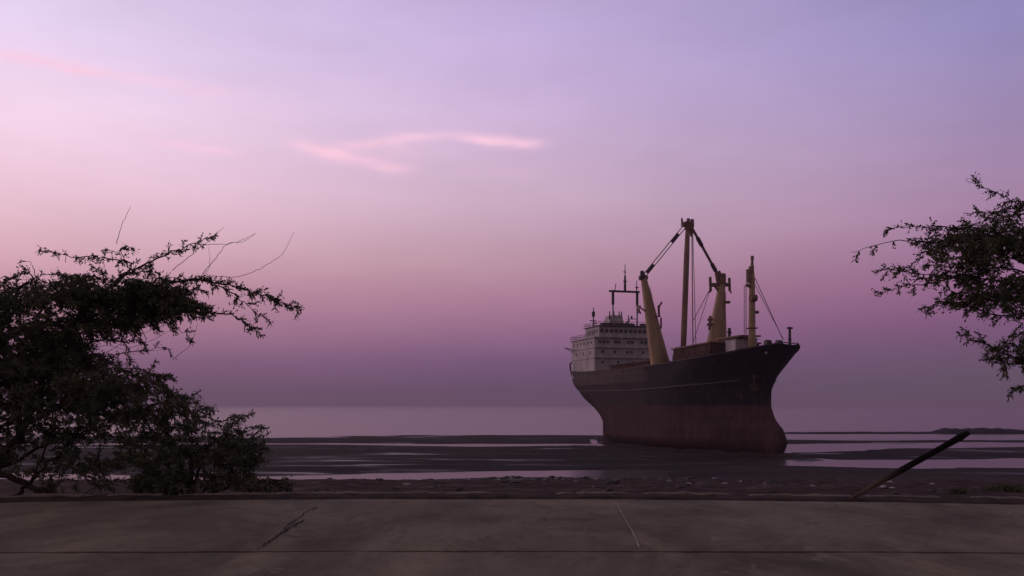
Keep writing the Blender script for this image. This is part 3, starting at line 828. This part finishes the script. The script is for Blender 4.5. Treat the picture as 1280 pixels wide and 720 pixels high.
# pillar and platform between hatch and foremast
q = MB(); q.tube([W(25, -1.8, 13.0), W(25, -1.8, 16.1)], .3, 8); q.tube([W(25, -1.4, 15.3), W(25, -2.2, 15.3)], .2, 6); q.build('signal_post', 'dark', ship)
q = MB(); sbox(q, 15, 24.5, -2.4, 1.6, 13.75, 14.0); sbox(q, 16.5, 16.9, 1.3, 1.55, 9, 13.75); sbox(q, 23, 23.4, 1.3, 1.55, 13.5, 13.75); sbox(q, 23, 23.4, -2.3, -1.9, 13.5, 13.75)
q.build('catwalk', 'buffdk', ship)
q = MB(); sbox(q, 15.6, 19.2, -2.0, 2.3, 8.8, 13.3); mh = q.build('mast_house', 'white', ship, bevel=.08)
q = MB(); sbox(q, 15.4, 19.4, -2.2, 2.5, 13.303, 13.45); q.build('roof', 'dark', mh)
# foremast
fm = MB(); fm.tube([W(14, 0, 9.0), W(14, 0, 14.2), W(14, 0, 23.5), W(14, 0, 24.6)], [.72, .62, .5, .45], 14)
fmo = fm.build('foremast', 'buff', ship, smooth=True)
q = MB(); q.tube([W(14, 0.0, 24.4), W(14, -.05, 27.2)], [.42, .18], 8); q.tube([W(13.8, -.1, 25.9), W(13.8, .6, 25.5)], .3, 8)
q.tube([W(13.8, .9, 25.3), W(13.8, .7, 23.0)], [.35, .5], 8); q.tube([W(13.8, 1.3, 22.6), W(13.8, .2, 22.3)], .3, 8); q.tube([W(13.8, .2, 25.2), W(13.8, 1.0, 24.6)], .3, 8)
q.tube([W(14, -.05, 27.0), W(14, -.05, 27.7)], .3, 8)
q.build('mast_head', 'boom', fmo)
q = MB(); q.tube([W(13.9, -.55, 17.9), W(13.9, -1.2, 17.9)], .28, 8); q.build('mast_light', 'buffdk', fmo)
q = MB(); sbox(q, 13.3, 14.7, -.75, .8, 15.0, 15.2); q.build('mast_platform', 'buffdk', fmo)
q = MB(); q.tube([W(13.5, -.5, 20.3), W(13.5, .6, 20.3)], .62, 10); q.build('mast_winch', 'buffdk', fmo)
q = MB()
for l in (1.0, 1.4): q.tube([W(14.2, l, 12.2), W(14.2, l, 22.6)], .05, 5)
for k in range(24): q.tube([W(14.2, 1.0, 12.6 + k * .42), W(14.2, 1.4, 12.6 + k * .42)], .045, 5)
q.build('ladder', 'buffdk', fmo)
wire(fmo, W(14, -.5, 24.0), W(5.0, -.3, 12.6), .07); wire(fmo, W(14, -.4, 23), W(7.5, -2.2, 12.5), .05)
# forecastle gear
q = MB(); q.tube([W(4, -1.0, 10.1), W(4, -1.0, 14.5)], [.26, .2], 8); q.tube([W(4, -1.5, 14.3), W(4, -.5, 14.3)], .16, 6); q.tube([W(4, -1.0, 12.4), W(4, -1.0, 12.55)], .32, 8)
q.build('jackstaff', 'dark', ship)
q = MB()
for (s, l) in ((7, 1.2), (7, -.9)):
    q.tube([W(s, l - .45, 12.0), W(s, l + .45, 12.0)], .55, 10); sbox(q, s - .5, s + .5, l - .6, l + .6, 9.8, 11.3)
q.build('windlass', 'dark', ship)
q = MB(); b = halfb(5.2, 10.3); q.tube([W(5.2, b - .1, 10.3), W(5.2, b + .12, 10.3)], .22, 10); q.build('fairlead', 'white', ship)

# ------------------------------------------------------------------ evening haze over land, shore and sea
hz = MB(); hz.box(-6000, 6000, -450, 9000, -9.0, 60.0)
hm = bpy.data.materials.new('haze'); hm.use_nodes = True
ht = hm.node_tree; ht.nodes.remove(ht.nodes['Principled BSDF'])
pv = ht.nodes.new('ShaderNodeVolumePrincipled'); pv.inputs['Density'].default_value = HAZE
pv.inputs['Color'].default_value = (0.80, 0.64, 0.80, 1); pv.inputs['Anisotropy'].default_value = 0.2
ht.links.new(pv.outputs[0], ht.nodes['Material Output'].inputs['Volume'])
tag(hz.build('haze', hm), kind='stuff')

# ------------------------------------------------------------------ timber pole leaning out of the verge
p1 = Vector((8.02, 15.5, 1.13)); p0 = Vector((5.83, 15.02, 0.02)); p0 = p0 - (p1 - p0) * 0.18
d = (p1 - p0); L = d.length
q = MB(); N = 16
pts = []; rad = []
for i in range(N + 1):
    t = i / N; z = L * t
    pts.append((0.012 * math.sin(t * 5), 0.010 * math.sin(t * 3.3 + 1), z))
    rad.append(float(np.interp(t, [0, .2, .38, .45, .8, .96, 1], [.022, .030, .044, .055, .054, .064, .046])) + random.uniform(-.002, .002))
q.tube(pts, rad, 14)
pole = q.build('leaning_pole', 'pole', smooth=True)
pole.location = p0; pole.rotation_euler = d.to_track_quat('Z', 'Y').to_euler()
tag(pole, 'thick dark timber pole leaning up to the right from the pavement edge', 'pole')

# ------------------------------------------------------------------ trees
def px3(px, py, d): return Vector(((px - 640) / 1100 * d, d, 1.6 + (507 - py) / 1100 * d))
def spline(pts, k=6, jit=0.0):
    P = [Vector(p) for p in pts]; out = []
    for i in range(len(P) - 1):
        a = P[max(i - 1, 0)]; b = P[i]; c = P[i + 1]; e = P[min(i + 2, len(P) - 1)]
        for j in range(k):
            t = j / k; t2 = t * t; t3 = t2 * t
            v = 0.5 * ((2 * b) + (c - a) * t + (2 * a - 5 * b + 4 * c - e) * t2 + (3 * b - a - 3 * c + e) * t3)
            if jit and (i or j): v = v + Vector([random.gauss(0, jit) for _ in range(3)])
            out.append(v)
    out.append(P[-1]); return out
class Tree:
    def __init__(s): s.wood = MB(); s.lc = []; s.la = []; s.ll = []; s.limbs = []
    def limb(s, pts, r0, r1, jit=0.02, n=6):
        P = spline(pts, 6, jit)
        s.wood.tube(P, [r0 + (r1 - r0) * (i / (len(P) - 1)) ** .8 for i in range(len(P))], n)
        s.limbs.append(P); return P
    def leafy(s, pts, dens=1.0, size=0.05, spread=0.07, droop=0.5):
        # pairs of small leaf sprays along a fine twig
        P = [Vector(p) for p in pts]
        for a, b in zip(P[:-1], P[1:]):
            L = (b - a).length; n = max(1, int(L / 0.016 * dens))
            dr = (b - a).normalized()
            for k in range(n):
                c = a.lerp(b, random.random())
                o = Vector([random.gauss(0, 1) for _ in range(3)])
                o = (o - dr * o.dot(dr) * .6)
                if o.length < .01: continue
                o.normalize(); ln = random.uniform(.3, 1) * spread
                ax = (o * .8 + dr * .8 + Vector((0, 0, -droop * random.random()))).normalized()
                for m_ in range(3):
                    cc = c + ax * ln * (m_ + .5) / 3 * 1.7
                    a2 = (ax + Vector([random.gauss(0, .7) for _ in range(3)])).normalized()
                    s.lc.append(cc); s.la.append(a2); s.ll.append(size * random.uniform(.6, 1.3))
    def twig(s, p, dr, L, r=.006, droop=.25, dens=1.0, size=.05, spread=.07, leaf=True, seg=5, wig=.25):
        P = [Vector(p)]; d = Vector(dr).normalized()
        for i in range(seg):
            d = (d + Vector([random.gauss(0, wig) for _ in range(3)]) * .6 + Vector((0, 0, -droop / seg))).normalized()
            P.append(P[-1] + d * L / seg)
        s.wood.tube(P, [r * (1 - .7 * i / seg) for i in range(seg + 1)], 4)
        if leaf: s.leafy(P, dens, size, spread)
        return P
    def spray(s, P, per_m, L, start=.25, **kw):
        # side twigs all along a limb
        for a, b in zip(P[int(len(P) * start):-1], P[int(len(P) * start) + 1:]):
            n = (b - a).length * per_m; n = int(n) + (random.random() < n % 1)
            dr = (b - a).normalized()
            for k in range(n):
                o = Vector((random.gauss(0, 1), random.gauss(0, 1), random.gauss(0, .55))).normalized()
                s.twig(a.lerp(b, random.random()), dr * .9 + o * .8, L * random.uniform(.5, 1.2), **kw)
    def cloud(s, c, r, n, L=.35, **kw):
        for _ in range(n):
            while True:
                v = Vector([random.uniform(-1, 1) for _ in range(3)])
                if v.length < 1: break
            p = Vector((c.x + v.x * r[0], c.y + v.y * r[1], c.z + v.z * r[2]))
            # clumping: thin out by noise so gaps stay open
            if noise.noise(Vector((p.x * .9, p.y * .9, p.z * 3.4))) < -0.04 and random.random() < .88: continue
            # join it to the nearest limb by a fine branch
            best = None; bd = 1e9
            for P in s.limbs:
                for q_ in P[::2]:
                    dd = (q_ - p).length
                    if dd < bd: bd = dd; best = q_
            dr = (p - best).normalized() if bd > .02 else Vector((0, 0, 1))
            if bd < .75 and (bd < .3 or best.z < p.z + .1) and random.random() < .5:
                mid_ = best.lerp(p, .5) + Vector((random.gauss(0, .06), random.gauss(0, .06), .05))
                s.wood.tube([best, mid_, p], [.009, .006, .004], 4)
            out = (p - c).normalized() if (p - c).length > .01 else dr
            s.twig(p, Vector((dr.x * .5 + out.x * .8 + random.gauss(0, .4), dr.y * .5 + out.y * .5 + random.gauss(0, .4), dr.z * .25 + out.z * .3 + random.gauss(0, .18))), L * random.uniform(.6, 1.3), **kw)
    def build(s, name, label, cat, base, wood_name='trunk', group=None):
        root = empty(name, base)
        tag(root, label, cat, group)
        w = s.wood; bv = Vector(base)
        w.v = [(v[0] - bv.x, v[1] - bv.y, v[2] - bv.z) for v in w.v]
        w.build(wood_name, 'bark', root)
        C = np.array([tuple(c - bv) for c in s.lc]); A = np.array([tuple(a) for a in s.la]); Ls = np.array(s.ll)
        N = len(C)
        rnd = rng.normal(size=(N, 3)); B = np.cross(A, rnd); B /= np.linalg.norm(B, axis=1)[:, None] + 1e-9
        wd = Ls * .46
        p0 = C - A * Ls[:, None] * .5; p2 = C + A * Ls[:, None] * .5
        nrm = np.cross(A, B)
        p1 = C + B * wd[:, None] * .5 + nrm * (wd * .15)[:, None]; p3 = C - B * wd[:, None] * .5 + nrm * (wd * .15)[:, None]
        V = np.stack([p0, p1, p2, p3], 1).reshape(-1, 3)
        me = bpy.data.meshes.new('crown')
        me.vertices.add(N * 4); me.vertices.foreach_set('co', V.ravel())
        me.loops.add(N * 4); me.loops.foreach_set('vertex_index', np.arange(N * 4))
        me.polygons.add(N); me.polygons.foreach_set('loop_start', np.arange(N) * 4)
        me.update(calc_edges=True); me.validate()
        me.materials.append(MAT['leaf'])
        o = bpy.data.objects.new('crown', me); COL.objects.link(o); o.parent = root
        print(name, 'leaves', N)
        return root

def on_ground(px, d, sink=.1):
    x = (px - 640) / 1100 * d; return Vector((x, d, ground_z(x, d) - sink))

# --- spreading tree at the left
random.seed(21)
T = Tree(); D = 17.0
base = on_ground(-30, 16.6)
hub = px3(25, 545, 16.8)
T.limb([base, px3(-10, 590, 16.7), hub], .13, .09)
T.limb([base + Vector((.1, .2, 0)), px3(-60, 560, 17.2), px3(-90, 470, 17.5), px3(-60, 400, 17.6), px3(-10, 370, 17.4)], .10, .03)
T.limb([px3(-60, 590, 16.4), px3(0, 593, 16.3), px3(40, 607, 16.2), px3(75, 620, 16.0), px3(112, 620, 15.95)], .085, .035)   # low limb sagging onto the verge
T.limb([px3(-40, 640, 16.2), px3(15, 622, 16.3), px3(38, 604, 16.4), px3(62, 578, 16.6), px3(85, 562, 16.8)], .05, .022)
T.limb([px3(38, 604, 16.4), px3(52, 575, 16.6), px3(60, 545, 16.9)], .03, .015)
T.limb([px3(-40, 600, 16.6), px3(10, 580, 16.8), px3(50, 560, 17.0), px3(90, 548, 17.2)], .05, .02)
A = T.limb([hub, px3(48, 490, 17.0), px3(70, 430, 17.1), px3(115, 380, 17.2), px3(155, 345, 17.2)], .08, .025)
A2 = T.limb([hub, px3(20, 480, 17.2), px3(0, 420, 17.4), px3(20, 370, 17.4), px3(40, 350, 17.4)], .06, .02)
B = T.limb([px3(70, 430, 17.1), px3(130, 385, 17.0), px3(190, 358, 16.9), px3(250, 350, 16.8), px3(305, 362, 16.7), px3(345, 374, 16.7), px3(370, 386, 16.7)], .032, .004)
C_ = T.limb([px3(115, 380, 17.2), px3(150, 348, 17.3), px3(185, 328, 17.3), px3(225, 310, 17.3), px3(268, 296, 17.3)], .03, .005)
D_ = T.limb([px3(150, 348, 17.3), px3(165, 330, 17.4), px3(130, 322, 17.5), px3(90, 320, 17.5), px3(50, 309, 17.5)], .022, .005)
D2 = T.limb([px3(160, 335, 17.4), px3(150, 318, 17.2), px3(128, 312, 17.2)], .012, .004); D3 = T.limb([px3(160, 330, 17.4), px3(150, 312, 17.1), px3(167, 308, 17.1)], .012, .004)
E_ = T.limb([px3(130, 385, 17.0), px3(180, 378, 16.8), px3(235, 388, 16.6), px3(275, 391, 16.5), px3(300, 400, 16.5), px3(320, 414, 16.5)], .028, .005)
F_ = T.limb([px3(250, 350, 16.8), px3(285, 362, 16.9), px3(310, 382, 17.0), px3(337, 402, 17.0)], .016, .004)
G_ = T.limb([px3(48, 490, 17.0), px3(90, 440, 17.4), px3(130, 425, 17.7), px3(160, 428, 17.9), px3(183, 424, 18.0)], .03, .005)
H_ = T.limb([px3(90, 440, 17.4), px3(120, 452, 17.2), px3(150, 440, 17.0), px3(215, 437, 16.9)], .02, .004)
I_ = T.limb([px3(190, 358, 16.9), px3(205, 392, 17.0), px3(225, 412, 17.0), px3(242, 428, 17.0)], .014, .003)
J_ = T.limb([px3(60, 400, 17.3), px3(40, 345, 17.1), px3(12, 348, 17.1), px3(-5, 345, 17.1)], .02, .005)
K_ = T.limb([px3(40, 350, 17.3), px3(42, 332, 17.2), px3(25, 325, 17.2)], .01, .003)
kw = dict(dens=1.35, size=.056, spread=.085, droop=.35)
T.spray(B, 14, .24, .3, **kw); T.spray(C_, 12, .15, .25, **kw); T.spray(D_, 12, .14, .2, **kw); T.spray(D2, 9, .12, .3, **kw); T.spray(D3, 9, .12, .3, **kw)
T.spray(E_, 11, .16, .25, **kw); T.spray(F_, 11, .16, .2, **kw); T.spray(G_, 8, .2, .3, **kw); T.spray(H_, 6, .16, .3, **kw)
T.spray(I_, 5, .14, .3, **kw); T.spray(J_, 8, .18, .2, **kw); T.spray(K_, 5, .1, .2, **kw); T.spray(A, 9, .3, .3, **kw); T.spray(A2, 9, .3, .3, **kw)
CM = 1.9
def cl(px, py, d, rx, ry, rz, n, **k2):
    k3 = dict(kw); k3.update(k2); s_ = d / 1100
    T.cloud(px3(px, py, d), (rx * s_, ry, rz * s_), int(n * CM), **k3)
cl(70, 392, 17.4, 95, 1.2, 36, 330); cl(10, 420, 17.8, 100, 1.4, 60, 420); cl(40, 480, 17.6, 95, 1.3, 55, 420)
cl(75, 455, 17.5, 40, .9, 40, 110); cl(100, 510, 17.2, 65, 1.0, 45, 150); cl(150, 362, 17.1, 62, .8, 20, 150); cl(205, 362, 16.9, 42, .6, 20, 95)
cl(190, 382, 16.9, 55, .6, 18, 60); cl(135, 390, 17.2, 62, .8, 20, 110); cl(20, 545, 17.2, 90, 1.0, 32, 110); cl(130, 555, 17.2, 60, 1.0, 30, 60)
cl(90, 590, 16.7, 70, .6, 22, 38, L=.28); cl(-80, 470, 17.6, 80, 1.4, 110, 260); cl(215, 372, 16.9, 30, .5, 22, 60)
cl(150, 515, 17.0, 45, .8, 42, 80); cl(110, 485, 17.1, 40, .8, 22, 60); cl(155, 478, 17.0, 48, .8, 20, 90); cl(190, 500, 17.0, 35, .7, 22, 60)
for pts in ([(146, 305), (152, 282), (163, 258)], [(215, 338), (240, 318), (262, 300), (280, 284)], [(252, 348), (262, 332), (261, 308)],
            [(250, 346), (270, 322), (285, 305), (305, 302), (319, 292)], [(262, 345), (300, 345), (330, 333), (352, 318), (368, 290)], [(255, 306), (290, 304), (320, 292)],
            [(120, 450), (160, 425), (200, 408), (220, 395)], [(100, 440), (135, 432), (170, 440), (215, 436)], [(130, 452), (160, 437), (190, 425), (216, 412)], [(215, 450), (238, 430), (247, 405)],
            [(82, 328), (83, 312)], [(130, 335), (128, 322)]):
    T.limb([px3(x, y, 16.9) for x, y in pts], .007, .003, jit=.006, n=4)
T.build('acacia_tree', 'dark feathery tree filling the left edge with long leafy sprays reaching right', 'tree', base)

# --- bush in front of the shore, right of that tree
random.seed(33); CM = 1.6
T = Tree(); base = on_ground(238, 16.4)
for pts, r in (([(238, 622), (225, 570), (200, 530), (180, 500)], .04), ([(242, 622), (250, 580), (270, 550), (295, 530)], .04), ([(240, 622), (240, 570), (235, 535), (228, 505)], .035),
               ([(246, 620), (280, 596), (310, 585), (335, 560)], .03), ([(236, 620), (200, 595), (165, 575)], .03), ([(250, 618), (300, 606), (335, 602), (366, 606)], .022)):
    P = T.limb([base if i == 0 else px3(x, y, 16.5 + .25 * math.sin(i * 3 + x)) for i, (x, y) in enumerate(pts)], r, .006)
    T.spray(P, 8, .2, .35, **kw)
cl(238, 603, 16.5, 62, .5, 13, 260, L=.25, dens=1.3); cl(240, 585, 16.6, 66, .6, 22, 170); cl(270, 548, 16.7, 50, .6, 34, 80); cl(205, 525, 16.9, 50, .6, 45, 85)
cl(335, 606, 16.3, 32, .3, 7, 34, L=.18); cl(190, 575, 16.7, 40, .6, 25, 60); cl(300, 575, 16.6, 28, .5, 28, 50)
T.build('roadside_bush', 'low dense dark bush on the verge between the left tree and open shore', 'bush', base)

# --- tree whose sprays reach in from the right edge
random.seed(55); CM = 2.0
T = Tree(); d0 = 13.6
base = on_ground(1440, 16.2)
h = px3(1400, 430, 14.6)
T.limb([base, px3(1425, 540, 15.6), h], .13, .09)
K1 = T.limb([h, px3(1370, 370, 14.2), px3(1330, 325, 14.0), px3(1300, 290, 13.9)], .07, .03)
K2 = T.limb([h, px3(1360, 400, 14.0), px3(1310, 375, 13.8), px3(1290, 360, 13.8)], .06, .03)
K3 = T.limb([h, px3(1350, 450, 14.2), px3(1310, 455, 14.0)], .04, .02)
kw = dict(dens=1.3, size=.052, spread=.074, droop=.35)
sp = [([(1330, 325), (1290, 272), (1262, 250), (1235, 237), (1207, 225)], 14.0, 8), ([(1300, 290), (1280, 268), (1245, 265), (1216, 266)], 13.8, 6),
      ([(1310, 330), (1260, 296), (1210, 284), (1170, 284), (1140, 283), (1109, 286)], 13.6, 10), ([(1300, 340), (1250, 318), (1190, 308), (1140, 300), (1100, 306), (1064, 315)], 13.4, 8),
      ([(1310, 350), (1250, 335), (1200, 345), (1150, 342), (1103, 337)], 13.7, 10), ([(1300, 365), (1240, 350), (1190, 348), (1150, 356), (1125, 358), (1101, 367)], 13.3, 7),
      ([(1300, 375), (1240, 375), (1200, 368), (1165, 352), (1120, 338)], 13.5, 6), ([(1310, 380), (1260, 395), (1215, 384), (1185, 378), (1153, 384)], 13.6, 9),
      ([(1310, 455), (1280, 450), (1245, 436), (1222, 424), (1200, 415)], 13.9, 10), ([(1310, 460), (1280, 455), (1250, 452), (1225, 440)], 13.7, 8),
      ([(1310, 465), (1295, 480), (1262, 484)], 13.7, 6), ([(1310, 360), (1255, 300), (1205, 296), (1170, 287)], 13.9, 8)]
for pts, dd, den in sp:
    P = T.limb([px3(x, y, dd + .3 * (1 - i / len(pts))) for i, (x, y) in enumerate(pts)], .018, .003, jit=.012, n=5)
    T.spray(P, den, .17, .12, **kw)
cl(1262, 335, 13.8, 50, .9, 45, 130, L=.22); cl(1200, 320, 13.6, 45, .6, 30, 60, L=.2); cl(1240, 372, 13.7, 42, .7, 22, 60, L=.2)
cl(1268, 445, 13.9, 28, .6, 14, 34, L=.2); cl(1345, 350, 14.2, 60, 1.2, 90, 200); cl(1275, 270, 14.0, 28, .6, 18, 35, L=.2); cl(1235, 295, 13.8, 45, .6, 12, 40, L=.2)
cl(1180, 298, 13.6, 30, .5, 12, 26, L=.18)
T.build('acacia_tree', 'feathery tree reaching in from the right edge with thin drooping sprays', 'tree', base)

# ------------------------------------------------------------------ rocks and weeds on the shore
random.seed(99)
def rock_mesh(seed):
    import bmesh
    bm_ = bmesh.new(); bmesh.ops.create_icosphere(bm_, subdivisions=2, radius=0.5)
    for v in bm_.verts:
        n_ = noise.noise(v.co * 2.2 + Vector((seed * 7, 0, 0))); v.co *= 1 + .55 * n_
        v.co.z *= .55; v.co.x *= 1.25
    me = bpy.data.meshes.new('shore_rock'); bm_.to_mesh(me); bm_.free(); me.materials.append(MAT['rock']); return me
RM = [rock_mesh(k) for k in range(6)]
def scatter(count, mat, name, label, group, spots):
    meshes = []
    for k in range(6):
        me = RM[k].copy(); me.materials.clear(); me.materials.append(MAT[mat]); meshes.append(me)
    first = None
    for c in range(count):
        y, px, sc = spots(); x = (px - 640) / 1100 * y
        if first is None:
            first = bpy.data.objects.new(name, meshes[0]); o = first; tag(o, label, 'rock', group)
        else:
            o = first.copy(); o.data = meshes[c % 6]
        COL.objects.link(o)
        o.scale = (sc * random.uniform(.8, 1.7), sc, sc * random.uniform(.7, 1.3)); o.rotation_euler = (0, 0, random.uniform(0, 6.28))
        o.location = (x, y, ground_z(x, y) + sc * .08)
def dark_spots():
    u = random.random()
    if u < .6: return random.uniform(86, 101), random.gauss(700, 190), random.uniform(.3, .8) * (1.6 if u < .09 else 1)
    if u < .85: return random.uniform(30, 84), random.uniform(350, 1300), random.uniform(.12, .45)
    return random.uniform(17, 30), random.uniform(380, 1280), random.uniform(.05, .18)
def pale_spots():
    u = random.random()
    if u < .7: return random.uniform(84, 100), random.gauss(680, 100), random.uniform(.14, .36)
    return random.uniform(25, 80), random.uniform(500, 1250), random.uniform(.06, .22)
scatter(240, 'rock', 'shore_rock', 'small dark rock among many scattered on the muddy slope below the pavement', 'dark rocks strewn along the shore', dark_spots)
scatter(210, 'pale', 'pale_stone', 'small pale stone among the dark rocks at the edge of the mud', 'pale stones strewn along the shore', pale_spots)

def weed(px, d, w, h, n, label, seed):
    random.seed(seed)
    b = on_ground(px, d, 0.02); q = MB()
    for _ in range(n):
        a = random.uniform(0, 6.28); r = abs(random.gauss(0, w * .4)); s0 = Vector((math.cos(a) * r, math.sin(a) * r * .5, 0))
        dr = Vector((random.gauss(0, .5), random.gauss(0, .5), 1)).normalized(); L = h * random.uniform(.5, 1.1)
        side = dr.cross(Vector((random.gauss(0, 1), random.gauss(0, 1), 0))).normalized() * .012
        tip = s0 + dr * L + Vector((dr.x, dr.y, 0)) * L * .3
        q.add([s0 - side, s0 + side, s0 + dr * L * .6 + side * .7, tip, s0 + dr * L * .6 - side * .7], [(0, 1, 2, 3, 4)])
    o = q.build('weed_tuft', 'leaf'); o.location = b
    tag(o, label, 'weeds', 'weed tufts behind the kerb')
weed(1197, 19, .28, .20, 160, 'smaller dark weed tuft behind the kerb right of the leaning pole', 1)
weed(1258, 21, .75, .28, 420, 'wide dark weed patch behind the kerb near the right edge', 2)
